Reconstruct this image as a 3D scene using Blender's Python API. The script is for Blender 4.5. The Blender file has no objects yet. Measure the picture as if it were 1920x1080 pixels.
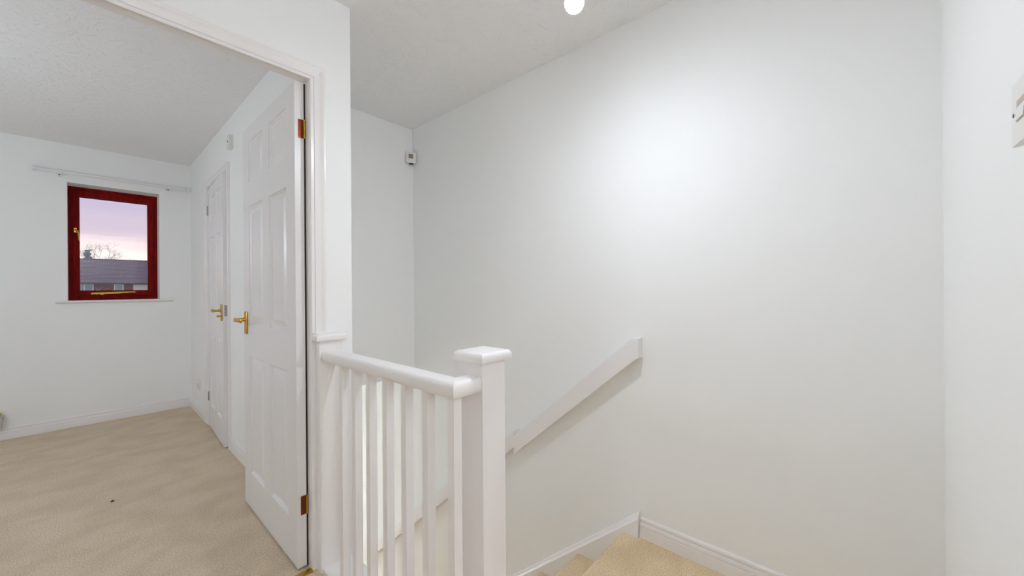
import bpy, bmesh, math, random
from mathutils import Vector, Matrix
random.seed(7)
D = bpy.data
S = bpy.context.scene
COL = S.collection

# ---------------------------------------------------------------- camera, sky, exposure
CAM_H, YAW, PITCH, ROLL, FPX = 1.1426, math.radians(48.308), math.radians(-0.007), math.radians(-0.425), 709.6
fw = Vector((math.sin(YAW) * math.cos(PITCH), math.cos(YAW) * math.cos(PITCH), math.sin(PITCH)))
rt = Vector((math.cos(YAW), -math.sin(YAW), 0))
up = rt.cross(fw)
r2 = rt * math.cos(ROLL) + up * math.sin(ROLL)
u2 = -rt * math.sin(ROLL) + up * math.cos(ROLL)
cd = D.cameras.new('camera')
cam = D.objects.new('camera', cd)
COL.objects.link(cam)
cam.matrix_world = Matrix(((r2.x, u2.x, -fw.x, 0), (r2.y, u2.y, -fw.y, 0), (r2.z, u2.z, -fw.z, CAM_H), (0, 0, 0, 1)))
cd.sensor_fit = 'HORIZONTAL'
cd.sensor_width = 36
cd.lens = FPX / 1920 * 36
cd.clip_start = 0.02
cd.clip_end = 600
S.camera = cam

S.view_settings.view_transform = 'Standard'
S.view_settings.look = 'None'
S.view_settings.gamma = 1
S.view_settings.use_curve_mapping = False
S.view_settings.exposure = 0.30
S.cycles.max_bounces = 12
S.cycles.diffuse_bounces = 9
S.cycles.glossy_bounces = 4
S.cycles.use_denoising = True
SKY = 0.92
LANDING_LAMP, BEDROOM_LAMP, HALL_FILL, REAR_FILL = 930.0, 23.5, 44.0, 60.0      # emission strengths: seen bulb, bedroom lamp, added hall and rear fill
LAMP_COL, BED_COL = (0.90, 0.97, 1.09), (0.86, 0.95, 1.09)

w = D.worlds.new('dusk_sky')
S.world = w
w.use_nodes = True
nt = w.node_tree
nt.nodes.clear()
tc = nt.nodes.new('ShaderNodeTexCoord')
sep = nt.nodes.new('ShaderNodeSeparateXYZ')
nt.links.new(tc.outputs['Generated'], sep.inputs[0])
mp = nt.nodes.new('ShaderNodeMapping')
mp.inputs['Scale'].default_value = (3.0, 3.0, 26.0)
nt.links.new(tc.outputs['Generated'], mp.inputs[0])
nz = nt.nodes.new('ShaderNodeTexNoise')
nz.inputs['Scale'].default_value = 1.6
nz.inputs['Detail'].default_value = 5
nt.links.new(mp.outputs[0], nz.inputs['Vector'])
ma = nt.nodes.new('ShaderNodeMath')
ma.operation = 'MULTIPLY_ADD'
ma.inputs[1].default_value = 0.055
ma.inputs[2].default_value = -0.028
nt.links.new(nz.outputs[0], ma.inputs[0])
ad = nt.nodes.new('ShaderNodeMath')
ad.operation = 'ADD'
nt.links.new(sep.outputs[2], ad.inputs[0])
nt.links.new(ma.outputs[0], ad.inputs[1])
rp = nt.nodes.new('ShaderNodeValToRGB')
cr = rp.color_ramp
def lin(c):
    return tuple((x / 12.92 if x <= 0.04045 else ((x + 0.055) / 1.055) ** 2.4) for x in c)
stops = [(0.0, (0.99, 0.90, 0.84)), (0.07, (1.0, 0.945, 0.92)), (0.088, (0.96, 0.87, 0.875)), (0.112, (0.84, 0.775, 0.835)),
         (0.16, (0.775, 0.73, 0.83)), (0.235, (0.83, 0.80, 0.905)), (0.45, (0.74, 0.75, 0.87)), (1.0, (0.66, 0.70, 0.84))]
cr.elements[0].position, cr.elements[0].color = stops[0][0], (*lin(stops[0][1]), 1)
cr.elements[1].position, cr.elements[1].color = stops[-1][0], (*lin(stops[-1][1]), 1)
for p, c in stops[1:-1]:
    e = cr.elements.new(p)
    e.color = (*lin(c), 1)
nt.links.new(ad.outputs[0], rp.inputs[0])
bg = nt.nodes.new('ShaderNodeBackground')
bg.inputs[1].default_value = SKY
nt.links.new(rp.outputs[0], bg.inputs[0])
wo = nt.nodes.new('ShaderNodeOutputWorld')
nt.links.new(bg.outputs[0], wo.inputs[0])

# ---------------------------------------------------------------- materials
def mat(name, col, rough=0.5, metal=0.0, spec=0.5, emit=None, estr=0.0):
    m = D.materials.new(name)
    m.use_nodes = True
    b = m.node_tree.nodes['Principled BSDF']
    b.inputs['Base Color'].default_value = (*col, 1)
    b.inputs['Roughness'].default_value = rough
    b.inputs['Metallic'].default_value = metal
    b.inputs['Specular IOR Level'].default_value = spec
    if emit:
        b.inputs['Emission Color'].default_value = (*emit, 1)
        b.inputs['Emission Strength'].default_value = estr
    return m
def bump(m, kind='noise', scale=80, detail=4, strength=0.2, dist=0.002):
    t = m.node_tree
    b = t.nodes['Principled BSDF']
    c = t.nodes.new('ShaderNodeTexCoord')
    n = t.nodes.new('ShaderNodeTexNoise')
    n.inputs['Scale'].default_value = scale
    n.inputs['Detail'].default_value = detail
    t.links.new(c.outputs['Object'], n.inputs['Vector'])
    bp = t.nodes.new('ShaderNodeBump')
    bp.inputs['Strength'].default_value = strength
    bp.inputs['Distance'].default_value = dist
    t.links.new(n.outputs[0], bp.inputs['Height'])
    t.links.new(bp.outputs[0], b.inputs['Normal'])
    return m
M = {}
M['wall'] = bump(mat('wall_emulsion', (0.905, 0.91, 0.90), 0.62, spec=0.25), scale=140, strength=0.06, dist=0.001)
M['gloss'] = bump(mat('white_gloss_paint', (0.88, 0.852, 0.84), 0.28, spec=0.5), scale=30, strength=0.03, dist=0.001)
M['door'] = bump(mat('white_door_paint', (0.83, 0.815, 0.815), 0.30, spec=0.5), scale=25, strength=0.03, dist=0.001)
M['plastic'] = mat('white_plastic', (0.83, 0.82, 0.79), 0.35)
M['rod'] = mat('white_rod_paint', (0.84, 0.84, 0.86), 0.3)
M['dark'] = mat('dark_plastic', (0.05, 0.042, 0.035), 0.4)
M['lens'] = mat('sensor_lens', (0.30, 0.25, 0.20), 0.35)
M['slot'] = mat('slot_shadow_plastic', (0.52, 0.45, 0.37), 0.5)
M['grey'] = mat('grey_plastic', (0.50, 0.49, 0.47), 0.5)
M['brass'] = mat('brass', (0.62, 0.36, 0.07), 0.27, 1.0)
M['brass_old'] = mat('old_brass', (0.20, 0.045, 0.018), 0.33, 1.0)
M['brass_dull'] = mat('dull_brass', (0.55, 0.40, 0.06), 0.38, 1.0)
M['steel'] = mat('steel', (0.42, 0.41, 0.40), 0.3, 1.0)
M['void'] = mat('gap_shade', (0.02, 0.012, 0.01), 0.8)
M['bulb'] = mat('lit_bulb', (0.9, 0.9, 0.9), 0.4, emit=LAMP_COL, estr=LANDING_LAMP)
M['bulb_side'] = mat('lit_bulb_side', (0.9, 0.9, 0.9), 0.4, emit=LAMP_COL, estr=LANDING_LAMP * 0.035)
M['panel_light'] = mat('lit_diffuser', (0.9, 0.9, 0.9), 0.4, emit=BED_COL, estr=BEDROOM_LAMP)
M['rear_fill'] = mat('rear_fill_glow', (0.9, 0.9, 0.9), 0.4, emit=(0.92, 0.975, 1.08), estr=REAR_FILL)
M['hall_fill'] = mat('hall_fill_glow', (0.9, 0.9, 0.9), 0.4, emit=(0.94, 0.98, 1.04), estr=HALL_FILL)

def ceiling_mat():
    m = mat('artex_ceiling', (0.87, 0.875, 0.875), 0.75, spec=0.15)
    t = m.node_tree
    b = t.nodes['Principled BSDF']
    c = t.nodes.new('ShaderNodeTexCoord')
    n1 = t.nodes.new('ShaderNodeTexNoise')
    n1.inputs['Scale'].default_value = 11
    n1.inputs['Detail'].default_value = 3
    n1.inputs['Distortion'].default_value = 2.2
    t.links.new(c.outputs['Object'], n1.inputs['Vector'])
    n2 = t.nodes.new('ShaderNodeTexNoise')
    n2.inputs['Scale'].default_value = 60
    n2.inputs['Detail'].default_value = 4
    n2.inputs['Distortion'].default_value = 1.0
    t.links.new(c.outputs['Object'], n2.inputs['Vector'])
    r = t.nodes.new('ShaderNodeValToRGB')
    r.color_ramp.elements[0].position = 0.50
    r.color_ramp.elements[1].position = 0.62
    t.links.new(n1.outputs[0], r.inputs[0])
    mu = t.nodes.new('ShaderNodeMath')
    mu.operation = 'MULTIPLY'
    t.links.new(r.outputs[0], mu.inputs[0])
    t.links.new(n2.outputs[0], mu.inputs[1])
    bp = t.nodes.new('ShaderNodeBump')
    bp.inputs['Strength'].default_value = 0.55
    bp.inputs['Distance'].default_value = 0.006
    t.links.new(mu.outputs[0], bp.inputs['Height'])
    t.links.new(bp.outputs[0], b.inputs['Normal'])
    return m
M['ceiling'] = ceiling_mat()

def carpet_mat(name, c1, c2, c3, amt):
    m = mat(name, c1, 0.95, spec=0.08)
    t = m.node_tree
    b = t.nodes['Principled BSDF']
    c = t.nodes.new('ShaderNodeTexCoord')
    def noise(scale, detail, vec=None, dist=0.0):
        n = t.nodes.new('ShaderNodeTexNoise')
        n.inputs['Scale'].default_value = scale
        n.inputs['Detail'].default_value = detail
        n.inputs['Distortion'].default_value = dist
        t.links.new(vec or c.outputs['Object'], n.inputs['Vector'])
        return n
    mpn = t.nodes.new('ShaderNodeMapping')
    mpn.inputs['Scale'].default_value = (0.8, 1.15, 1)
    mpn.inputs['Rotation'].default_value = (0, 0, 0.15)
    t.links.new(c.outputs['Object'], mpn.inputs[0])
    big = noise(6.0, 8, mpn.outputs[0], 0.3)
    tuft = noise(190, 3)
    fib = noise(420, 2)
    r1 = t.nodes.new('ShaderNodeValToRGB')
    r1.color_ramp.elements[0].position = 0.36
    r1.color_ramp.elements[0].color = (*c2, 1)
    r1.color_ramp.elements[1].position = 0.60
    r1.color_ramp.elements[1].color = (*c1, 1)
    t.links.new(big.outputs[0], r1.inputs[0])
    r2_ = t.nodes.new('ShaderNodeValToRGB')
    r2_.color_ramp.elements[0].position = 0.36
    r2_.color_ramp.elements[0].color = (*c3, 1)
    r2_.color_ramp.elements[1].position = 0.62
    r2_.color_ramp.elements[1].color = (1, 1, 1, 1)
    t.links.new(tuft.outputs[0], r2_.inputs[0])
    mx = t.nodes.new('ShaderNodeMix')
    mx.data_type = 'RGBA'
    mx.blend_type = 'MULTIPLY'
    mx.inputs[0].default_value = amt
    t.links.new(r1.outputs[0], mx.inputs[6])
    t.links.new(r2_.outputs[0], mx.inputs[7])
    t.links.new(mx.outputs[2], b.inputs['Base Color'])
    ah = t.nodes.new('ShaderNodeMath')
    ah.operation = 'ADD'
    t.links.new(tuft.outputs[0], ah.inputs[0])
    t.links.new(fib.outputs[0], ah.inputs[1])
    bp = t.nodes.new('ShaderNodeBump')
    bp.inputs['Strength'].default_value = 0.55
    bp.inputs['Distance'].default_value = 0.004
    t.links.new(ah.outputs[0], bp.inputs['Height'])
    t.links.new(bp.outputs[0], b.inputs['Normal'])
    return m
M['carpet'] = carpet_mat('beige_carpet', (0.815, 0.68, 0.515), (0.735, 0.605, 0.445), (0.55, 0.51, 0.46), 0.65)
M['stair_carpet'] = carpet_mat('tan_stair_carpet', (0.94, 0.76, 0.515), (0.84, 0.66, 0.43), (0.58, 0.52, 0.44), 0.6)

def wood_mat():
    m = mat('mahogany_stain', (0.17, 0.006, 0.005), 0.5, spec=0.10)
    t = m.node_tree
    b = t.nodes['Principled BSDF']
    c = t.nodes.new('ShaderNodeTexCoord')
    mpn = t.nodes.new('ShaderNodeMapping')
    mpn.inputs['Scale'].default_value = (30, 30, 5)
    t.links.new(c.outputs['Object'], mpn.inputs[0])
    n = t.nodes.new('ShaderNodeTexNoise')
    n.inputs['Scale'].default_value = 2
    n.inputs['Detail'].default_value = 4
    t.links.new(mpn.outputs[0], n.inputs['Vector'])
    r = t.nodes.new('ShaderNodeValToRGB')
    r.color_ramp.elements[0].color = (0.13, 0.0012, 0.001, 1)
    r.color_ramp.elements[0].position = 0.3
    r.color_ramp.elements[1].color = (0.27, 0.003, 0.002, 1)
    r.color_ramp.elements[1].position = 0.7
    t.links.new(n.outputs[0], r.inputs[0])
    t.links.new(r.outputs[0], b.inputs['Base Color'])
    return m
M['wood'] = wood_mat()
def glass_mat():
    m = D.materials.new('window_glass')
    m.use_nodes = True
    b = m.node_tree.nodes['Principled BSDF']
    b.inputs['Base Color'].default_value = (1, 1, 1, 1)
    b.inputs['Roughness'].default_value = 0.0
    b.inputs['IOR'].default_value = 1.45
    b.inputs['Transmission Weight'].default_value = 1.0
    return m
M['glass'] = glass_mat()

# ---------------------------------------------------------------- helpers
def link(name, me, m, parent=None):
    o = D.objects.new(name, me)
    COL.objects.link(o)
    if m is not None:
        me.materials.append(m)
    if parent is not None:
        o.parent = parent
    return o
def fin(name, bm, m, parent=None, smooth=False, bevel=0.0, seg=2, angle=40):
    if bevel:
        es = [e for e in bm.edges if len(e.link_faces) == 2 and e.calc_face_angle(0) > math.radians(angle)]
        bmesh.ops.bevel(bm, geom=es, offset=bevel, segments=seg, profile=0.5, affect='EDGES', clamp_overlap=True)
    bmesh.ops.recalc_face_normals(bm, faces=bm.faces)
    me = D.meshes.new(name)
    bm.to_mesh(me)
    bm.free()
    if smooth:
        for p in me.polygons:
            p.use_smooth = True
        try:
            me.set_sharp_from_angle(angle=math.radians(smooth if smooth is not True else 35))
        except Exception:
            pass
    return link(name, me, m, parent)
def bx(bm, x0, x1, y0, y1, z0, z1):
    v = [bm.verts.new((x, y, z)) for x in (x0, x1) for y in (y0, y1) for z in (z0, z1)]
    for f in ((0, 1, 3, 2), (4, 6, 7, 5), (0, 4, 5, 1), (2, 3, 7, 6), (0, 2, 6, 4), (1, 5, 7, 3)):
        bm.faces.new([v[i] for i in f])
    return v
def box(name, x0, x1, y0, y1, z0, z1, m, parent=None, bevel=0.0, seg=2, smooth=False):
    bm = bmesh.new()
    bx(bm, x0, x1, y0, y1, z0, z1)
    return fin(name, bm, m, parent, smooth=smooth, bevel=bevel, seg=seg)
def boxes(name, lst, m, parent=None):
    bm = bmesh.new()
    for b in lst:
        bx(bm, *b)
    return fin(name, bm, m, parent)
def loft(bm, rings, closed=True, caps=True):
    rs = [[bm.verts.new(p) for p in r] for r in rings]
    n = len(rs[0])
    for a, b in zip(rs, rs[1:]):
        for i in range(n if closed else n - 1):
            j = (i + 1) % n
            bm.faces.new((a[i], a[j], b[j], b[i]))
    if caps:
        bm.faces.new(rs[0])
        bm.faces.new(list(reversed(rs[-1])))
    return rs
def prism_x(bm, poly, x0, x1):      # polygon in (y, z) pulled along x
    loft(bm, [[(x0, y, z) for y, z in poly], [(x1, y, z) for y, z in poly]])
def ring(c, axis, r, n=16, sx=1.0, sy=1.0):
    a = Vector(axis).normalized()
    t = Vector((0, 0, 1)) if abs(a.z) < 0.9 else Vector((1, 0, 0))
    u = a.cross(t).normalized()
    v = a.cross(u)
    return [Vector(c) + u * (r * sx * math.cos(2 * math.pi * i / n)) + v * (r * sy * math.sin(2 * math.pi * i / n)) for i in range(n)]
def lathe(bm, c, axis, prof, n=18):  # prof: (distance along axis, radius)
    a = Vector(axis).normalized()
    loft(bm, [ring(Vector(c) + a * d, a, max(r, 1e-4), n) for d, r in prof])
def tube(bm, pts, rads, n=8):
    rs = []
    for i, p in enumerate(pts):
        a = Vector(pts[min(i + 1, len(pts) - 1)]) - Vector(pts[max(i - 1, 0)])
        rs.append(ring(p, a, rads[i] if isinstance(rads, (list, tuple)) else rads, n))
    loft(bm, rs)
def empty(name, loc):
    o = D.objects.new(name, None)
    COL.objects.link(o)
    o.location = loc
    o.empty_display_size = 0.1
    return o
def thing(o, label, cat, group=None):
    o['label'] = label
    o['category'] = cat
    if group:
        o['group'] = group
    return o
def struct(o, label=None):
    o['kind'] = 'structure'
    if label:
        o['label'] = label
    return o
def at(o, root):                    # child meshes are modelled in world space
    o.parent = root
    o.matrix_parent_inverse = Matrix.Translation(-Vector(root.location))
    return o
def part(name, bm, m, root, **k):
    return at(fin(name, bm, m, None, **k), root)
def pbox(name, b, m, root, **k):
    return at(box(name, *b, m, None, **k), root)

# ---------------------------------------------------------------- key planes of the house (metres, landing floor = 0)
XR, YS, ZC = 1.686, 2.521, 2.375        # stair wall, bulkhead over the stairs, ceiling
XB, YW = 0.686, 4.885                   # bedroom right wall, window wall
YD, YB = 1.632, 1.675                   # landing and bedroom faces of the doorway wall
XP = 0.774                              # stair face of the partition
YE = -0.209                             # wall at the right end of the landing
GF = -2.73                              # ground floor
DX0, DX1, DZ = -0.178, 0.603, 1.994     # bedroom doorway
XL, YR = -2.35, -2.0                   # far left of bedroom, back of landing

# ---------------------------------------------------------------- shell
struct(boxes('floor', [(XL, XB + 0.04, YB - 0.03, YW + 0.02, -0.21, 0.0), (XL, 0.70, YR, YB - 0.03, -0.21, 0.0)], M['carpet']),
       'beige carpet of bedroom and landing')
bm = bmesh.new()
prism_x(bm, [(YR, -0.21), (0.786, -0.21), (0.806, -0.035), (0.8065, -0.014), (0.800, -0.004), (0.788, 0.0), (YR, 0.0)], 0.70, 1.655)
bx(bm, 1.655, 1.6715, YE, 0.7210, -0.21, 0.0)
struct(fin('floor_landing', bm, M['stair_carpet'], smooth=30), 'tan carpet of the landing up to the top stair edge')
struct(box('floor_hall', -0.5, XR, 0.0, 5.2, GF - 0.1, GF, M['stair_carpet']), 'carpet of the hall downstairs')
struct(box('ceiling', XL - 0.1, XR + 0.1, YR - 0.1, YW + 0.28, ZC, ZC + 0.1, M['ceiling']), 'textured ceiling of landing and bedroom')
struct(box('wall_stair', XR, XR + 0.12, YR - 0.1, 5.2, GF, ZC, M['wall']), 'long white wall beside the stairs')
struct(boxes('wall_landing_end', [(0.765, XR, YE - 0.1, YE, -0.2, ZC), (0.665, 0.765, YR, YE, -0.2, ZC)], M['wall']), 'white wall with the light switch')
struct(boxes('wall_doorway', [(DX1 + 0.012, XP, YD, YB, 0.0, ZC), (XL, DX0 - 0.012, YD, YB, 0.0, ZC), (DX0 - 0.012, DX1 + 0.012, YD, YB, DZ + 0.012, ZC)], M['wall']),
       'white wall around the bedroom doorway')
# bedroom right wall with the cupboard doorway (y 3.365-4.035)
D2A, D2B = 3.362, 4.036
struct(boxes('wall_bedroom_right', [(XB, XP, YB, D2A - 0.01, 0, ZC), (XB, XP, D2B + 0.01, YW + 0.28, 0, ZC), (XB, XP, D2A - 0.01, D2B + 0.01, 2.01, ZC)], M['wall']),
       'white bedroom wall with the cupboard door')
struct(boxes('wall_stair_left', [(0.715, XP, 0.81, YD, GF, -0.02), (0.70, XP, YD, 5.2, GF, 0.0)], M['wall']))
struct(box('wall_bulkhead', XP, XR, YS, 5.2, 0.475, ZC, M['wall']), 'boxed-in white wall at the far end of the stairwell')
struct(box('wall_hall_end', -0.5, XR, 5.1, 5.2, GF, 0.475, M['wall']))
WX0, WX1, WZ0, WZ1 = -0.108, 0.459, 1.043, 2.058
struct(boxes('wall_window', [(XL, WX0, YW, YW + 0.28, -0.1, ZC), (WX1, XB, YW, YW + 0.28, -0.1, ZC), (WX0, WX1, YW, YW + 0.28, -0.1, WZ0), (WX0, WX1, YW, YW + 0.28, WZ1, ZC)], M['wall']),
       'white bedroom wall with the red window')
struct(box('wall_bedroom_left', XL - 0.1, XL, YR, YW + 0.28, -0.1, ZC, M['wall']))
struct(box('wall_landing_back', XL, 0.665, YR - 0.1, YR, -0.1, ZC, M['wall']))
struct(box('wall_landing_under', 0.70, XR, 0.0, 0.765, GF, -0.21, M['wall']))

# ---------------------------------------------------------------- skirting boards
SK = [(0, 0), (0.015, 0), (0.015, 0.046), (0.0148, 0.0480), (0.0095, 0.0490), (0.0090, 0.0515), (0.0128, 0.0535), (0.0118, 0.062), (0.0096, 0.0690),
      (0.0050, 0.0705), (0.0050, 0.0735), (0.0095, 0.0755), (0.0085, 0.084), (0.0055, 0.0885), (0, 0.0895)]
def skirt(name, path, label=None):      # path: list of (x, y, (offset direction x, y)) with mitres given by the direction
    bm = bmesh.new()
    loft(bm, [[(x + dx * t, y + dy * t, z) for t, z in SK] for x, y, (dx, dy) in path])
    return struct(fin(name, bm, M['gloss'], smooth=25), label)
skirt('baseboard_window', [(XL, YW, (0, -1)), (XB, YW, (-1, -1)), (XB, D2B + 0.12, (-1, 0))], 'white moulded skirting below the window')
skirt('baseboard_bedroom_right', [(XB, D2A - 0.045, (-1, 0)), (XB, YB + 0.03, (-1, 0))], 'white moulded skirting between the two doors')
skirt('baseboard_landing', [(XR, 0.7195, (-1, 0)), (XR, YE, (-1, 1)), (0.95, YE, (0, 1))], 'white moulded skirting along the landing')

# sloping stair string on the long wall
bm = bmesh.new()
STR = [(0, 0), (0.012, 0), (0.0165, -0.004), (0.0185, -0.012), (0.024, -0.022), (0.0295, -0.027), (0.030, -0.034), (0.030, -0.43), (0, -0.43)]
def strline(y):
    return 0.116 - 0.8724 * (y - 0.7215)
loft(bm, [[(XR - t, y, strline(y) + h) for t, h in STR] for y in (0.7215, 3.55)])
struct(fin('trim_1', bm, M['gloss'], smooth=25), 'white sloping stair string on the long wall')

# ---------------------------------------------------------------- stairs
st = thing(empty('staircase', (1.2, 0.806, GF)), 'straight flight of tan carpeted stairs going down beside the long wall', 'stairs')
RIS, GO = 0.21, 0.241
proto = None
for k in range(1, 13):
    if proto is None:
        bm = bmesh.new()
        prism_x(bm, [(-0.035, -0.208), (GO - 0.018, -0.208), (GO, -0.034), (GO + 0.0006, -0.014), (GO - 0.006, -0.004), (GO - 0.018, 0), (-0.035, 0)], XP + 0.001, 1.655)
        proto = fin('step', bm, M['stair_carpet'], smooth=30)
        o = proto
    else:
        o = proto.copy()
        COL.objects.link(o)
    o.location = (0, 0.806 + GO * (k - 1), -RIS * k)
    at(o, st)

# ---------------------------------------------------------------- mouldings round the doorways
AR = [(0, 0), (0, 0.0085), (0.0015, 0.0098), (0.0100, 0.0098), (0.0112, 0.0060), (0.0135, 0.0060), (0.0150, 0.0105), (0.022, 0.0118), (0.034, 0.0122), (0.040, 0.0140),
      (0.0455, 0.0175), (0.0490, 0.0185), (0.0545, 0.0185), (0.0565, 0.0165), (0.0570, 0.0)]
def arch_piece(name, stations, root):   # station: function (w, t) -> point
    bm = bmesh.new()
    loft(bm, [[f(wd, t) for wd, t in AR] for f in stations])
    return part(name, bm, M['gloss'], root, smooth=22)

CAPZ = 0.963
d1 = struct(empty('door_1', (DX1, YB, 0)), 'white six-panel bedroom door standing open in its white frame')
AX0, AX1, AZ = DX0 - 0.004, DX1 + 0.001, DZ + 0.000
arch_piece('architrave', [lambda wd, t: (AX1 + wd, YD - t, CAPZ), lambda wd, t: (AX1 + wd, YD - t, AZ + wd)], d1)
arch_piece('architrave', [lambda wd, t: (AX1 + wd, YD - t, AZ + wd), lambda wd, t: (AX0 - wd, YD - t, AZ + wd)], d1)
arch_piece('architrave', [lambda wd, t: (AX0 - wd, YD - t, AZ + wd), lambda wd, t: (AX0 - wd, YD - t, 0)], d1)
pbox('jamb', (DX1, DX1 + 0.0125, YD - 0.0015, YB - 0.001, 0, DZ), M['gloss'], d1)
pbox('jamb', (DX0 - 0.0125, DX0, YD - 0.0015, YB - 0.001, 0, DZ), M['gloss'], d1)
pbox('head', (DX0 - 0.0125, DX1 + 0.0125, YD - 0.0015, YB - 0.001, DZ, DZ + 0.0125), M['gloss'], d1)
pbox('gap_shade_strip', (0.5975, DX1 + 0.004, YB - 0.0005, YB + 0.004, 0.006, DZ - 0.004), M['void'], d1)['label'] = 'thin dark strip standing in for the shade in the hinge gap'  # black strip put in for the deep shade of the hinge gap

def leaf_mesh(bm, W, H, T, cols, rows):     # slab in local (s along width, t through, z) with through openings for the panels
    xs = sorted({0, W, *[v for c in cols for v in c]})
    zs = sorted({0, H, *[v for r in rows for v in r]})
    def hole(i, j):
        return any(abs(xs[i] - c[0]) < 1e-6 for c in cols) and any(abs(zs[j] - r[0]) < 1e-6 for r in rows)
    vs = {}
    def V(i, j, k):
        if (i, j, k) not in vs:
            vs[(i, j, k)] = bm.verts.new((xs[i], k * T, zs[j]))
        return vs[(i, j, k)]
    nx, nz = len(xs) - 1, len(zs) - 1
    for i in range(nx):
        for j in range(nz):
            if hole(i, j):
                continue
            for k in (0, 1):
                bm.faces.new([V(i, j, k), V(i + 1, j, k), V(i + 1, j + 1, k), V(i, j + 1, k)])
            for (di, dj, a, b) in ((-1, 0, (i, j), (i, j + 1)), (1, 0, (i + 1, j), (i + 1, j + 1)), (0, -1, (i, j), (i + 1, j)), (0, 1, (i, j + 1), (i + 1, j + 1))):
                ii, jj = i + di, j + dj
                if ii < 0 or jj < 0 or ii >= nx or jj >= nz or hole(ii, jj):
                    bm.faces.new([V(*a, 0), V(*b, 0), V(*b, 1), V(*a, 1)])
def panel_mesh(bm, c, r, T):                # moulded raised panel, both faces
    (a, b), (z0, z1) = c, r
    prof = [(0, 0.0005), (0.002, 0.0050), (0.007, 0.0078), (0.0095, 0.0112), (0.014, 0.0122), (0.016, 0.0114), (0.041, 0.0026), (0.0422, 0.0014)]
    def rect(m, t):
        return [(a + m, t, z0 + m), (b - m, t, z0 + m), (b - m, t, z1 - m), (a + m, t, z1 - m)]
    f = [rect(m, d) for m, d in prof]
    g = [rect(m, T - d) for m, d in prof]
    loft(bm, list(reversed(f)) + g)
def make_leaf(root, W, H, T, mtx, cols, rows):
    bm = bmesh.new()
    leaf_mesh(bm, W, H, T, cols, rows)
    bmesh.ops.transform(bm, matrix=mtx, verts=bm.verts)
    lf = part('leaf', bm, M['door'], root)
    for r in rows:
        for c in cols:
            bm = bmesh.new()
            panel_mesh(bm, c, r, T)
            bmesh.ops.transform(bm, matrix=mtx, verts=bm.verts)
            at2(fin('panel', bm, M['door']), lf, root)
    return lf
def at2(o, pr, root):
    o.parent = pr                   # the part itself sits at the world origin
    return o
# leaf of door 1: s runs from the hinge edge (y = 1.673) into the bedroom, t from its landing-side face (x = 0.562) to x = 0.596
LX, LY = 0.5618, 1.6732
m1 = Matrix(((0, 1, 0, LX), (1, 0, 0, LY), (0, 0, 1, 0.010), (0, 0, 0, 1)))
ROWS = [(0.180, 0.790), (0.955, 1.567), (1.690, 1.903)]
lf1 = make_leaf(d1, 0.762, 1.981, 0.0345, m1, [(0.103, 0.331), (0.427, 0.655)], ROWS)
for hz in (0.260, 1.801):
    bm = bmesh.new()
    bx(bm, 0.575, 0.5972, LY - 0.0018, LY + 0.001, hz - 0.038, hz + 0.038)
    for zz in (-0.027, 0, 0.027):
        lathe(bm, (0.583 + (0.005 if zz == 0 else 0), LY - 0.0018, hz + zz), (0, -1, 0), [(0, 0.0034), (0.0006, 0.003), (0.0007, 0.001)], 8)
    h = at2(fin('hinge', bm, M['brass_old']), lf1, d1)
    h['label'] = 'old brass hinge plate on the door edge'
    bm = bmesh.new()
    for q in range(5):
        lathe(bm, (0.5978, LY - 0.0035, hz - 0.038 + 0.0152 * q + 0.0005), (0, 0, 1), [(0, 0.0035), (0.0143, 0.0035)], 10)
    at2(fin('hinge_knuckle', bm, M['brass_dull'], smooth=30), lf1, d1)
def lever_set(lf, root, mtx, thumb=False):
    # local: s toward the hinge = -x, out of the face = -y, z up; origin on the face at the spindle
    bm = bmesh.new()
    bx(bm, -0.019, 0.019, -0.008, 0.0, -0.075 if thumb else -0.077, 0.048 if thumb else 0.040)
    es = [e for e in bm.edges]
    bmesh.ops.bevel(bm, geom=es, offset=0.003, segments=2, profile=0.5, affect='EDGES')
    for zz in (-0.068, 0.036):
        lathe(bm, (0, -0.008, zz), (0, -1, 0), [(0, 0.0045), (0.001, 0.004), (0.0012, 0.001)], 10)
    bmesh.ops.transform(bm, matrix=mtx, verts=bm.verts)
    at2(fin('handle_plate', bm, M['brass'], smooth=30), lf, root)['label'] = 'brass handle plate'
    bm = bmesh.new()
    lathe(bm, (0, -0.006, 0), (0, -1, 0), [(0, 0.0125), (0.006, 0.0115), (0.012, 0.0088), (0.034, 0.0082), (0.043, 0.0095)], 16)
    rs = []
    for s, y, hx, hz_ in ((0.010, -0.047, 0.0065, 0.0075), (0.0, -0.051, 0.0085, 0.0105), (-0.016, -0.052, 0.0085, 0.0110), (-0.050, -0.052, 0.0070, 0.0095), (-0.085, -0.050, 0.0062, 0.0105), (-0.102, -0.047, 0.0058, 0.0118), (-0.108, -0.046, 0.003, 0.007)):
        rs.append([(s, y + hx * math.cos(a), hz_ * math.sin(a)) for a in [2 * math.pi * i / 14 for i in range(14)]])
    loft(bm, rs)
    bmesh.ops.transform(bm, matrix=mtx, verts=bm.verts)
    at2(fin('lever', bm, M['brass'], smooth=40), lf, root)['label'] = 'brass lever'
    if thumb:
        bm = bmesh.new()
        lathe(bm, (0, -0.008, -0.040), (0, -1, 0), [(0, 0.0075), (0.004, 0.0065), (0.008, 0.0045), (0.012, 0.0045)], 14)
        loft(bm, [[(0.003 * math.cos(a), -0.020 - 0.012 * q, -0.040 + (0.009 - 0.002 * q) * math.sin(a)) for a in [2 * math.pi * i / 12 for i in range(12)]] for q in (0, 1)])
        bmesh.ops.transform(bm, matrix=mtx, verts=bm.verts)
        at2(fin('thumb_turn', bm, M['brass'], smooth=40), lf, root)
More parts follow.
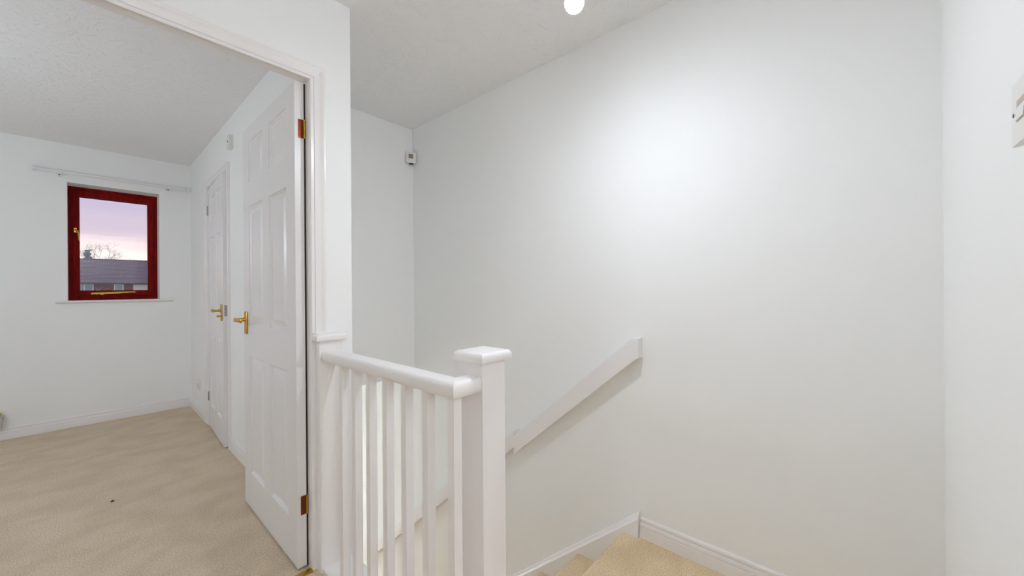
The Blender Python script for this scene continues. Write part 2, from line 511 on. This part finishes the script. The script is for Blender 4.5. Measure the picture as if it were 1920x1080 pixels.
# lever set 1: local x -> +Y of the house, local -y -> -X
lever_set(lf1, d1, Matrix(((0, 1, 0, LX), (1, 0, 0, LY + 0.762 - 0.052), (0, 0, 1, 0.987), (0, 0, 0, 1))))
# the gap behind the hinge edge is real; its dark shade is an added strip

# ---------------------------------------------------------------- cupboard door in the bedroom (door 2), a hand's breadth ajar
d2 = struct(empty('door_2', (XB, D2B, 0)), 'white six-panel cupboard door slightly ajar in the bedroom wall')
arch_piece('architrave', [lambda wd, t: (XB - t, D2A + 0.012 - wd, 0), lambda wd, t: (XB - t, D2A + 0.012 - wd, 2.008 + wd)], d2)
arch_piece('architrave', [lambda wd, t: (XB - t, D2A + 0.012 - wd, 2.008 + wd), lambda wd, t: (XB - t, D2B + 0.055 + wd, 2.008 + wd)], d2)
arch_piece('architrave', [lambda wd, t: (XB - t, D2B + 0.055 + wd, 2.008 + wd), lambda wd, t: (XB - t, D2B + 0.055 + wd, 0)], d2)
pbox('jamb', (XB - 0.002, XP - 0.001, D2A - 0.011, D2A, 0, 2.0), M['gloss'], d2)
pbox('jamb', (XB - 0.002, XP - 0.001, D2B, D2B + 0.011, 0, 2.0), M['gloss'], d2)
pbox('jamb_edge', (XB - 0.006, XB, D2B, D2B + 0.056, 0, 2.008), M['gloss'], d2)
pbox('head', (XB - 0.002, XP - 0.001, D2A - 0.011, D2B + 0.011, 2.0, 2.011), M['gloss'], d2)
W2 = 0.666
ang = math.asin((0.681 - 0.652) / W2)
# hinge at (0.681, D2B - 0.003); s runs from the hinge toward -Y
cs, sn = math.cos(ang), math.sin(ang)
m2 = Matrix(((-sn, cs, 0, 0.681), (-cs, -sn, 0, D2B - 0.003), (0, 0, 1, 0.008), (0, 0, 0, 1)))
lf2 = make_leaf(d2, W2, 1.981, 0.0345, m2, [(0.095, 0.285), (0.381, 0.571)], ROWS)
for hz in (0.252, 1.812):
    bm = bmesh.new()
    for q in range(5):
        lathe(bm, (0.677, D2B + 0.001, hz - 0.038 + 0.0152 * q + 0.0005), (0, 0, 1), [(0, 0.0045), (0.0143, 0.0045)], 10)
    at2(fin('hinge', bm, M['steel'], smooth=30), lf2, d2)['label'] = 'steel hinge knuckle'
bm = bmesh.new()
bx(bm, W2 - 0.0005, W2 + 0.0012, 0.006, 0.0285, 0.945, 1.025)
bx(bm, W2 + 0.0012, W2 + 0.008, 0.011, 0.023, 0.975, 0.995)
bmesh.ops.transform(bm, matrix=m2, verts=bm.verts)
at2(fin('latch', bm, M['steel']), lf2, d2)['label'] = 'steel latch plate'
lever_set(lf2, d2, m2 @ Matrix.Translation((W2 - 0.050, 0, 0.985)), thumb=True)

# brass strip under door 1
bm = bmesh.new()
loft(bm, [[(x, y, z) for y, z in ((1.624, -0.002), (1.6245, 0.0035), (1.630, 0.0058), (1.648, 0.0058), (1.6535, 0.0035), (1.654, -0.002))] for x in (DX0, DX1)])
struct(fin('trim_2', bm, M['brass'], smooth=40), 'brass carpet strip in the bedroom doorway')

# ---------------------------------------------------------------- balustrade
bal = thing(empty('balustrade', (0.70, 1.2, 0)), 'white balustrade with square newel post and seven spindles at the stair head', 'balustrade')
def capmesh(bm, x0, x1, y0, y1, flat_back=False):
    z0, z1, z2 = 0.934, 0.950, 0.963
    prof = [(0.002, z0), (0.0, z0 + 0.002), (0.0, z1), (0.001, z1 + 0.004), (0.0035, z1 + 0.0075), (0.0075, z2 - 0.0018), (0.016, z2)]
    rs = []
    for m_, z in prof:
        yb = y1 if flat_back else y1 - m_
        rs.append([(x0 + m_, y0 + m_, z), (x1 - m_, y0 + m_, z), (x1 - m_, yb, z), (x0 + m_, yb, z)])
    loft(bm, rs)
NX, NY, NW = 0.729, 0.762, 0.0905
nw = pbox('newel_post', (NX, NX + NW, NY, NY + NW, 0.0, 0.936), M['gloss'], bal, bevel=0.0025)
bm = bmesh.new()
capmesh(bm, NX - 0.0155, NX + NW + 0.0155, NY - 0.0155, NY + NW + 0.0155)
at2(fin('newel_cap', bm, M['gloss'], smooth=50), nw, bal)
hn = pbox('half_newel', (0.6195, 0.7100, 1.590, YD, 0.0, 0.936), M['gloss'], bal, bevel=0.0025)
bm = bmesh.new()
capmesh(bm, 0.6040, 0.7255, 1.575, YD, True)
at2(fin('newel_cap', bm, M['gloss'], smooth=50), hn, bal)
# handrail section (across, height)
RS = [(-0.016, 0.8495), (-0.0225, 0.8505), (-0.0275, 0.8540), (-0.0305, 0.8600), (-0.0318, 0.868), (-0.0318, 0.879), (-0.0308, 0.8855), (-0.0280, 0.8912), (-0.0235, 0.8943), (-0.018, 0.8955)]
RS = RS + [(-a, b) for a, b in reversed(RS)]
RX, RYC = 0.660, 0.798
bm = bmesh.new()
loft(bm, [[(RX + a, 1.590, z) for a, z in RS], [(RX + a, RYC + a, z) for a, z in RS]])
part('handrail', bm, M['gloss'], bal, smooth=40)
bm = bmesh.new()
loft(bm, [[(RX + a + 0.0006, RYC + a, z) for a, z in RS], [(NX, RYC + a, z) for a, z in RS]])
part('rail_return', bm, M['gloss'], bal, smooth=40)
pbox('base_rail', (0.628, 0.700, NY + 0.01, 1.590, -0.001, 0.013), M['gloss'], bal, bevel=0.002)
bp0 = None
for y in (0.7865, 0.9042, 1.0152, 1.1268, 1.2383, 1.3450, 1.4500):
    if bp0 is None:
        bm = bmesh.new()
        bx(bm, 0.6465, 0.6735, 0, 0.027, 0.0125, 0.856)
        bp0 = fin('spindle', bm, M['gloss'], bevel=0.0012, seg=1)
        o = bp0
    else:
        o = bp0.copy()
        COL.objects.link(o)
    o.location = (0, y, 0)
    at(o, bal)

# ---------------------------------------------------------------- wall handrail: two lengths, the lower one set a little higher
hr = thing(empty('stair_handrail', (XR, 1.5, 0.3)), 'white painted handrail board sloping down the long wall beside the stairs', 'handrail')
def rail(name, top, bot, x0):
    bm = bmesh.new()
    prism_x(bm, top + bot, x0, XR)
    return part(name, bm, M['gloss'], hr, bevel=0.004, seg=2, angle=30)
rail('rail_length', [(0.706, 0.911), (0.738, 0.907), (1.4535, 0.285)], [(1.4535, 0.183), (0.720, 0.818), (0.706, 0.824)], XR - 0.050)
rail('rail_length', [(1.4540, 0.317), (3.215, -1.165)], [(3.215, -1.262), (1.4540, 0.221)], XR - 0.049)

# ---------------------------------------------------------------- bedroom window
win = struct(empty('window_1', (0.175, YW + 0.18, 1.06)), 'dark red stained casement window in the bedroom wall')
FZ0, FZ1 = 1.063, 2.058
FY = YW + 0.158
def frame_rect(bm, x0, x1, z0, z1, wl, wr, wb, wt, y0, y1):
    bx(bm, x0, x0 + wl, y0, y1, z0, z1)
    bx(bm, x1 - wr, x1, y0, y1, z0, z1)
    bx(bm, x0 + wl, x1 - wr, y0, y1, z0, z0 + wb)
    bx(bm, x0 + wl, x1 - wr, y0, y1, z1 - wt, z1)
bm = bmesh.new()
frame_rect(bm, WX0, WX1, FZ0, FZ1, 0.030, 0.030, 0.042, 0.036, FY + 0.016, FY + 0.085)
part('frame', bm, M['wood'], win, bevel=0.002)
bm = bmesh.new()
frame_rect(bm, WX0 + 0.0285, WX1 - 0.0285, FZ0 + 0.040, FZ1 - 0.034, 0.0385, 0.0395, 0.046, 0.050, FY, FY + 0.06)
sash = part('sash', bm, M['wood'], win, bevel=0.004)
at2(box('glass', WX0 + 0.06, WX1 - 0.06, FY + 0.028, FY + 0.032, FZ0 + 0.08, FZ1 - 0.078, M['glass']), sash, win)
bm = bmesh.new()
bx(bm, -0.074, -0.058, FY - 0.006, FY, 1.655, 1.695)
lathe(bm, (-0.066, FY - 0.006, 1.682), (0, -1, 0), [(0, 0.007), (0.018, 0.006), (0.026, 0.008)], 12)
tube(bm, [(-0.066, FY - 0.028, 1.682), (-0.052, FY - 0.034, 1.660), (-0.047, FY - 0.034, 1.62), (-0.046, FY - 0.032, 1.585)], [0.006, 0.006, 0.0055, 0.005], 8)
at2(fin('handle', bm, M['brass'], smooth=40), sash, win)['label'] = 'brass window fastener'
bm = bmesh.new()
loft(bm, [[(x, FY - 0.010 - b, z + a) for a, b in ((-h, 0), (-h, 0.007), (h, 0.007), (h, 0))] for x, z, h in ((0.022, 1.120, 0.004), (0.030, 1.121, 0.0075), (0.20, 1.127, 0.0075), (0.235, 1.131, 0.0055), (0.295, 1.132, 0.0045), (0.306, 1.131, 0.002))])
bx(bm, 0.05, 0.065, FY - 0.010, FY, 1.112, 1.130)
bx(bm, 0.24, 0.25, FY - 0.010, FY, 1.122, 1.132)
at2(fin('stay', bm, M['brass_dull'], bevel=0.001), sash, win)['label'] = 'brass casement stay'
bm = bmesh.new()
bx(bm, 0.08, 0.10, FY - 0.012, FY, 1.108, 1.118)
at2(fin('stay_pin', bm, M['brass_dull']), sash, win)
bm = bmesh.new()
SILL = [(YW + 0.16, 1.044), (YW - 0.022, 1.044), (YW - 0.029, 1.047), (YW - 0.032, 1.0535), (YW - 0.029, 1.060), (YW - 0.022, 1.063), (YW + 0.16, 1.063)]
prism_x(bm, [(min(y, YW - 0.0005), z) for y, z in SILL], -0.174, 0.547)
prism_x(bm, [(YW - 0.0005, 1.044), (YW + 0.17, 1.044), (YW + 0.17, 1.063), (YW - 0.0005, 1.063)], WX0, WX1)
part('sill_board', bm, M['gloss'], win, smooth=35)

# ---------------------------------------------------------------- curtain rod
cr_ = thing(empty('curtain_rod', (0.2, YW - 0.06, 2.125)), 'thin white curtain rod on two brackets above the red bedroom window', 'curtain rod')
RY, RZ = YW - 0.062, 2.124
bm = bmesh.new()
tube(bm, [(-0.255, RY, RZ), (0.645, RY, RZ)], 0.0125, 16)
part('rod', bm, M['rod'], cr_, smooth=40)
for sx, x in ((-1, -0.255), (1, 0.645)):
    bm = bmesh.new()
    lathe(bm, (x - sx * 0.006, RY, RZ), (sx, 0, 0), [(0, 0.0185), (0.008, 0.0185), (0.009, 0.0145), (0.012, 0.0145), (0.016, 0.0205), (0.028, 0.0235), (0.036, 0.0215), (0.040, 0.013)], 16)
    part('finial', bm, M['rod'], cr_, smooth=35)
for x in (-0.146, 0.516):
    bm = bmesh.new()
    lathe(bm, (x, YW, RZ - 0.010), (0, -1, 0), [(0, 0.021), (0.005, 0.020), (0.007, 0.009), (0.046, 0.008)], 16)
    lathe(bm, (x - 0.009, RY, RZ), (1, 0, 0), [(0, 0.0180), (0.002, 0.0195), (0.018, 0.0195), (0.020, 0.0180)], 16)
    bx(bm, x - 0.006, x + 0.006, RY - 0.006, RY + 0.006, RZ - 0.034, RZ - 0.006)
    b = part('bracket', bm, M['rod'], cr_, smooth=35)
    bm = bmesh.new()
    lathe(bm, (x, RY - 0.006, RZ - 0.026), (0, -1, 0), [(0, 0.0055), (0.002, 0.005), (0.003, 0.002)], 10)
    at2(fin('screw', bm, M['dark']), b, cr_)

# ---------------------------------------------------------------- pendant lamp over the stair head
LXp, LYp, LZp = 1.013, 0.634, 2.030
lamp = thing(empty('pendant_lamp', (LXp, LYp, ZC)), 'bare lit bulb hanging from the landing ceiling', 'lamp')
bm = bmesh.new()
lathe(bm, (LXp, LYp, ZC), (0, 0, -1), [(0, 0.040), (0.012, 0.039), (0.022, 0.028), (0.030, 0.009), (0.036, 0.006)], 24)
part('ceiling_rose', bm, M['plastic'], lamp, smooth=35)
bm = bmesh.new()
tube(bm, [(LXp, LYp, ZC - 0.03), (LXp, LYp, LZp + 0.13)], 0.003, 8)
part('flex', bm, M['plastic'], lamp, smooth=True)
bm = bmesh.new()
lathe(bm, (LXp, LYp, LZp + 0.135), (0, 0, -1), [(0, 0.006), (0.01, 0.012), (0.03, 0.017), (0.06, 0.019), (0.068, 0.0165), (0.082, 0.0165)], 20)
part('lamp_holder', bm, M['plastic'], lamp, smooth=35)
bm = bmesh.new()
lathe(bm, (LXp, LYp, LZp), (0, 0, -1), [(-0.066, 0.0135), (-0.050, 0.016), (-0.030, 0.0235), (-0.012, 0.0285), (0.0, 0.0302)], 24)
part('bulb_collar', bm, M['plastic'], lamp, smooth=50)
bm = bmesh.new()
lathe(bm, (LXp, LYp, LZp), (0, 0, -1), [(0.0302 * math.sin(math.radians(a)), 0.0302 * math.cos(math.radians(a))) for a in (0, 8, 16, 24, 30, 36)], 28)
part('bulb_side', bm, M['bulb_side'], lamp, smooth=60)
bm = bmesh.new()
lathe(bm, (LXp, LYp, LZp), (0, 0, -1), [(0.030 * math.sin(math.radians(a)), 0.030 * math.cos(math.radians(a))) for a in (36, 42, 52, 62, 72, 82, 88)], 28)
part('bulb', bm, M['bulb'], lamp, smooth=60)['label'] = 'glowing white bulb'

# unseen lamps: bedroom lamp, plus fill globes added on rear landing and in hall
def globe_light(x, y, z, r, m, label, ztop=ZC):
    t = thing(empty('globe_pendant', (x, y, ztop)), label, 'lamp')
    bm = bmesh.new()
    lathe(bm, (x, y, ztop), (0, 0, -1), [(0, 0.04), (0.015, 0.038), (0.03, 0.009)], 20)
    part('ceiling_rose', bm, M['plastic'], t, smooth=35)
    bm = bmesh.new()
    tube(bm, [(x, y, ztop - 0.025), (x, y, z + r)], 0.003, 8)
    part('flex', bm, M['plastic'], t, smooth=True)
    bm = bmesh.new()
    lathe(bm, (x, y, z), (0, 0, 1), [(r * math.sin(math.radians(a)), r * math.cos(math.radians(a))) for a in range(-88, 89, 11)], 28)
    part('globe', bm, m, t, smooth=60)
globe_light(-1.25, 3.0, 1.55, 0.13, M['panel_light'], 'white globe lamp hanging in the middle of the bedroom')
globe_light(-0.20, -1.45, 2.0, 0.09, M['rear_fill'], 'added unseen fill globe at the rear of the landing')
globe_light(0.98, 4.85, -0.90, 0.10, M['hall_fill'], 'added unseen fill globe over the stair foot downstairs', 0.475)

# ---------------------------------------------------------------- small fittings
ms = thing(empty('motion_sensor', (1.67, 2.505, 2.135)), 'small white motion sensor in the top corner of the stairwell', 'sensor')
def corner_pt(s, o, z):     # s across the face, o out of the corner
    ux, uy = 0.832, -0.555
    cx, cy = 1.6505, 2.4935
    return (cx + ux * s + uy * o, cy + uy * s - ux * o, z)
bm = bmesh.new()
loft(bm, [[corner_pt(s * q, o, z) for s, o, z in ((-0.036, 0.0, 2.100), (0.036, 0.0, 2.100), (0.036, 0.0, 2.176), (-0.036, 0.0, 2.176))] for q, o in ((0.5, -0.02),)] +
     [[corner_pt(s, o, z) for s, z in ((-0.036, 2.098), (0.036, 2.098), (0.036, 2.176), (-0.036, 2.176))] for o in (0.0, 0.018)] +
     [[corner_pt(s, 0.022, z) for s, z in ((-0.032, 2.102), (0.032, 2.102), (0.032, 2.172), (-0.032, 2.172))]])
part('housing', bm, M['plastic'], ms)
bm = bmesh.new()
loft(bm, [[corner_pt(s * k, o, zc + z * k) for s, z in ((-0.018, -0.016), (0.018, -0.016), (0.018, 0.016), (-0.018, 0.016))] for o, k, zc in ((0.021, 1.0, 2.147), (0.026, 0.95, 2.147), (0.029, 0.7, 2.147))])
part('lens', bm, M['lens'], ms)
bm = bmesh.new()
loft(bm, [[corner_pt(0.017 * math.cos(a), 0.004 + 0.013 * math.sin(a), z) for a in [2 * math.pi * i / 14 for i in range(14)]] for z in (2.0985, 2.091)])
part('swivel', bm, M['dark'], ms, smooth=35)
bm = bmesh.new()
tube(bm, [(1.684, 2.519, 2.176), (1.6835, 2.518, 2.26), (1.6838, 2.5185, 2.375)], 0.0022, 6)
part('cable', bm, M['plastic'], ms, smooth=True)

# light switch on a surface box, right edge of the picture
ls = thing(empty('light_switch', (0.847, YE, 1.383)), 'white light switch on a raised box on the right landing wall', 'switch')
bm = bmesh.new()
bx(bm, 0.804, 0.890, YE, YE + 0.026, 1.340, 1.426)
part('back_box', bm, M['plastic'], ls, bevel=0.004, seg=3)
bm = bmesh.new()
bx(bm, 0.8035, 0.8905, YE + 0.025, YE + 0.032, 1.3395, 1.4265)
part('face_plate', bm, M['plastic'], ls, bevel=0.0025, seg=2)
bm = bmesh.new()
prism_x(bm, [(YE + 0.031, 1.371), (YE + 0.0338, 1.371), (YE + 0.0328, 1.383), (YE + 0.0317, 1.397), (YE + 0.031, 1.397)], 0.837, 0.867)
part('rocker', bm, M['plastic'], ls)
bm = bmesh.new()
bx(bm, 0.8355, 0.8685, YE + 0.0315, YE + 0.0323, 1.369, 1.399)
part('rocker_slot_shade', bm, M['slot'], ls)  # tan slab carries the painted shade of the recess above the rocker
for x in (0.812, 0.882):
    bm = bmesh.new()
    lathe(bm, (x, YE + 0.032, 1.383), (0, 1, 0), [(0, 0.0032), (0.0006, 0.0030), (0.0008, 0.001)], 12)
    part('screw', bm, M['dark'], ls)

# alarm contact box high on the bedroom wall
ab = thing(empty('alarm_box', (XB, 3.26, 2.185)), 'small white box with a dark dot high on the wall above the cupboard door', 'alarm box')
pbox('housing', (XB - 0.026, XB, 3.215, 3.285, 2.136, 2.226), M['plastic'], ab, bevel=0.005, seg=2)
bm = bmesh.new()
lathe(bm, (XB - 0.0255, 3.252, 2.185), (-1, 0, 0), [(0, 0.0065), (0.002, 0.006), (0.003, 0.002)], 12)
part('indicator', bm, M['dark'], ab)

# socket beside the skirting in the bedroom
so = thing(empty('wall_socket', (XB, 4.45, 0.27)), 'white double power socket low on the wall left of the cupboard door', 'socket')
pbox('face_plate', (XB - 0.012, XB, 4.385, 4.531, 0.232, 0.318), M['plastic'], so, bevel=0.003)
for y in (4.425, 4.491):
    pbox('switch', (XB - 0.0155, XB - 0.011, y - 0.008, y + 0.008, 0.290, 0.308), M['plastic'], so, bevel=0.001)
    for ya, yb, za, zb in ((-0.003, 0.003, 0.270, 0.281), (-0.0145, -0.0075, 0.246, 0.2505), (0.0075, 0.0145, 0.246, 0.2505)):
        pbox('pin_hole', (XB - 0.0128, XB - 0.0115, y + ya, y + yb, za, zb), M['dark'], so)

# grey fitting with a brass top at the left edge
wf = thing(empty('wall_fitting', (-0.47, YW, 0.1)), 'small grey fitting with brass top above the skirting at far left', 'fitting')
bm = bmesh.new()
loft(bm, [[(-0.47 + a * sx, YW - 0.001 - b * 0.05, z) for a, b in ((-1, 0), (1, 0), (1, 1), (-1, 1))] for z, sx in ((0.0895, 0.024), (0.15, 0.034), (0.188, 0.038))])
part('body', bm, M['grey'], wf, bevel=0.003)
bm = bmesh.new()
lathe(bm, (-0.465, YW - 0.026, 0.188), (0, 0, 1), [(0, 0.022), (0.012, 0.022), (0.02, 0.019), (0.027, 0.019)], 14)
part('cap', bm, M['brass_dull'], wf, smooth=35)

# speck on the carpet
bm = bmesh.new()
lathe(bm, (0.0, 0.0, 0.0), (0, 0, 1), [(0, 0.006), (0.004, 0.008), (0.007, 0.004)], 8)
o = fin('lint_speck', bm, M['dark'])
o.location = (0.085, 2.99, 0.0)
thing(o, 'tiny dark speck lying on the bedroom carpet', 'speck')

# ---------------------------------------------------------------- outside: garden, neighbour house, trees
GZ = -2.95
M['brick'] = bump(mat('brick_far', (0.17, 0.075, 0.085), 0.9), scale=6, strength=0.1)
M['tile'] = mat('roof_tile_far', (0.11, 0.06, 0.085), 0.55)
M['tile_lip_sheen'] = mat('roof_tile_lip_sheen_far', (0.40, 0.33, 0.40), 0.6)  # lips coloured paler to paint in sky sheen along the tile courses
M['white_far'] = mat('white_frame_far', (0.75, 0.80, 0.85), 0.5)
M['pane_far'] = mat('pane_far', (0.22, 0.36, 0.42), 0.15)
M['blind_far'] = mat('blind_far', (0.80, 0.74, 0.62), 0.7)
M['fascia_far'] = mat('fascia_far', (0.06, 0.06, 0.10), 0.6)
M['bark'] = mat('bark', (0.20, 0.13, 0.13), 0.9)
M['twig'] = mat('pale_twig', (0.42, 0.40, 0.50), 0.8)
M['needle'] = mat('dark_foliage', (0.075, 0.085, 0.11), 0.9)
M['lawn'] = bump(mat('lawn', (0.10, 0.13, 0.06), 0.95), scale=3, strength=0.2)
struct(box('ground', -90, 120, YW + 0.5, 260, GZ - 0.2, GZ, M['lawn']), 'lawn outside')
hs = thing(empty('house', (4, 92, GZ)), 'brick house with a dark tiled roof seen through the window', 'house')
HX0, HX1, HY0, HYR = -14.0, 20.0, 90.0, 95.0
EZ, RZ_ = 2.55, 6.42
pbox('wall', (HX0, HX1, HY0 + 0.4, HY0 + 10, GZ, EZ), M['brick'], hs)
pbox('fascia', (HX0, HX1, HY0 - 0.05, HY0 + 0.42, EZ - 0.30, EZ - 0.02), M['fascia_far'], hs)
bm = bmesh.new()
nr, ncol = 17, int((HX1 - HX0) / 0.27)
for r in range(nr):
    a0, a1 = r / nr, (r + 1) / nr
    y0, y1 = HY0 - 0.1 + (HYR - HY0 + 0.1) * a0, HY0 - 0.1 + (HYR - HY0 + 0.1) * a1
    z0, z1 = EZ + (RZ_ - EZ) * a0 + 0.07, EZ + (RZ_ - EZ) * a1
    lo, hi, un = [], [], []
    for c in range(ncol + 1):
        for k, dz in ((0, 0.0), (0.5, 0.075)):
            x = HX0 + 0.27 * (c + k)
            lo.append(bm.verts.new((x, y0, z0 + dz)))
            hi.append(bm.verts.new((x, y1, z1 + dz)))
            un.append(bm.verts.new((x, y0, z0 - 0.08)))
    for i in range(len(lo) - 1):
        bm.faces.new((lo[i], lo[i + 1], hi[i + 1], hi[i]))
        bm.faces.new((un[i], un[i + 1], lo[i + 1], lo[i]))
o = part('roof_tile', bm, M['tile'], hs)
o.data.materials.append(M['tile_lip_sheen'])
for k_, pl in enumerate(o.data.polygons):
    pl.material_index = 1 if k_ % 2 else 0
o['kind'] = 'stuff'
bm = bmesh.new()
prism_x(bm, [(HYR, RZ_ - 0.1), (HY0 + 10, EZ), (HY0, EZ - 0.05)], HX0, HX1)
part('roof', bm, M['tile'], hs)
bm = bmesh.new()
tube(bm, [(HX0, HYR, RZ_ + 0.05), (HX1, HYR, RZ_ + 0.05)], 0.13, 8)
part('ridge', bm, M['tile'], hs)
for x0, x1, pm in ((-2.3, 0.70, 'pane_far'), (2.95, 4.05, 'pane_far'), (5.2, 8.6, 'blind_far')):
    bm = bmesh.new()
    frame_rect(bm, x0, x1, 0.9, 2.22, 0.12, 0.12, 0.1, 0.1, HY0 + 0.32, HY0 + 0.46)
    if x1 - x0 > 2:
        for q in (1, 2):
            xm = x0 + (x1 - x0) * q / 3
            bx(bm, xm - 0.06, xm + 0.06, HY0 + 0.32, HY0 + 0.46, 1.0, 2.12)
    f = part('window', bm, M['white_far'], hs)
    at2(box('pane', x0 + 0.1, x1 - 0.1, HY0 + 0.38, HY0 + 0.40, 0.98, 2.14, M[pm]), f, hs)

def bare_tree(name, base, height, spread, levels, r0, m, label, seed, start=0.35, lean=(0, 0)):
    rnd = random.Random(seed)
    bm = bmesh.new()
    def grow(p, d, ln, r, lv):
        q = p + d * ln
        mid = p + d * ln * 0.5 + Vector((rnd.uniform(-1, 1), rnd.uniform(-1, 1), rnd.uniform(-0.5, 0.5))) * ln * 0.07
        tube(bm, [p, mid, q], [r, r * 0.85, r * 0.68], 5 if lv < 3 else 3)
        if lv >= levels:
            return
        for i in range(3 if lv < levels - 1 else 4):
            az = 2.094 * i + rnd.uniform(-0.7, 0.7)
            sp = spread * rnd.uniform(0.55, 1.0)
            nd = (d + Vector((math.cos(az) * sp, math.sin(az) * sp, rnd.uniform(-0.2, 0.45)))).normalized()
            grow(p + d * ln * rnd.uniform(0.6, 1.0), nd, ln * rnd.uniform(0.6, 0.82), r * 0.62, lv + 1)
    grow(Vector(base), Vector((lean[0], lean[1], 1)).normalized(), height * start, r0, 0)
    o = fin(name, bm, m)
    return thing(o, label, 'tree')
bare_tree('bare_tree', (3.3, 119, GZ), 13.8, 1.0, 6, 0.19, M['bark'], 'bare leafless tree rising behind the tiled roof', 3)
bare_tree('bare_sapling', (-1.0, 34, GZ), 6.2, 0.8, 4, 0.05, M['twig'], 'thin pale leafless sapling in front of the brick house', 11, lean=(0.12, 0))
rnd = random.Random(5)
bm = bmesh.new()
for i in range(420):
    h = rnd.uniform(0, 1)
    a = rnd.uniform(0, 2 * math.pi)
    rr = (1 - h) ** 1.0 * 2.3 * math.sqrt(rnd.uniform(0.02, 1))
    c = Vector((0.1 + rr * math.cos(a), 104.5 + rr * math.sin(a), GZ + 2 + h * 9.4))
    s = rnd.uniform(0.25, 0.55)
    p = [c + Vector((rnd.uniform(-s, s), rnd.uniform(-s, s), rnd.uniform(-s, s))) for _ in range(4)]
    v = [bm.verts.new(q) for q in p]
    for f in ((0, 1, 2), (0, 2, 3), (0, 3, 1), (1, 3, 2)):
        bm.faces.new([v[k] for k in f])
ev = thing(empty('evergreen_tree', (0.1, 104.5, GZ)), 'dark evergreen tree top behind the left end of the tiled roof', 'tree')
part('foliage', bm, M['needle'], ev)
bm = bmesh.new()
tube(bm, [(0.1, 104.5, GZ), (0.1, 104.5, GZ + 9)], [0.25, 0.05], 7)
part('trunk', bm, M['bark'], ev)
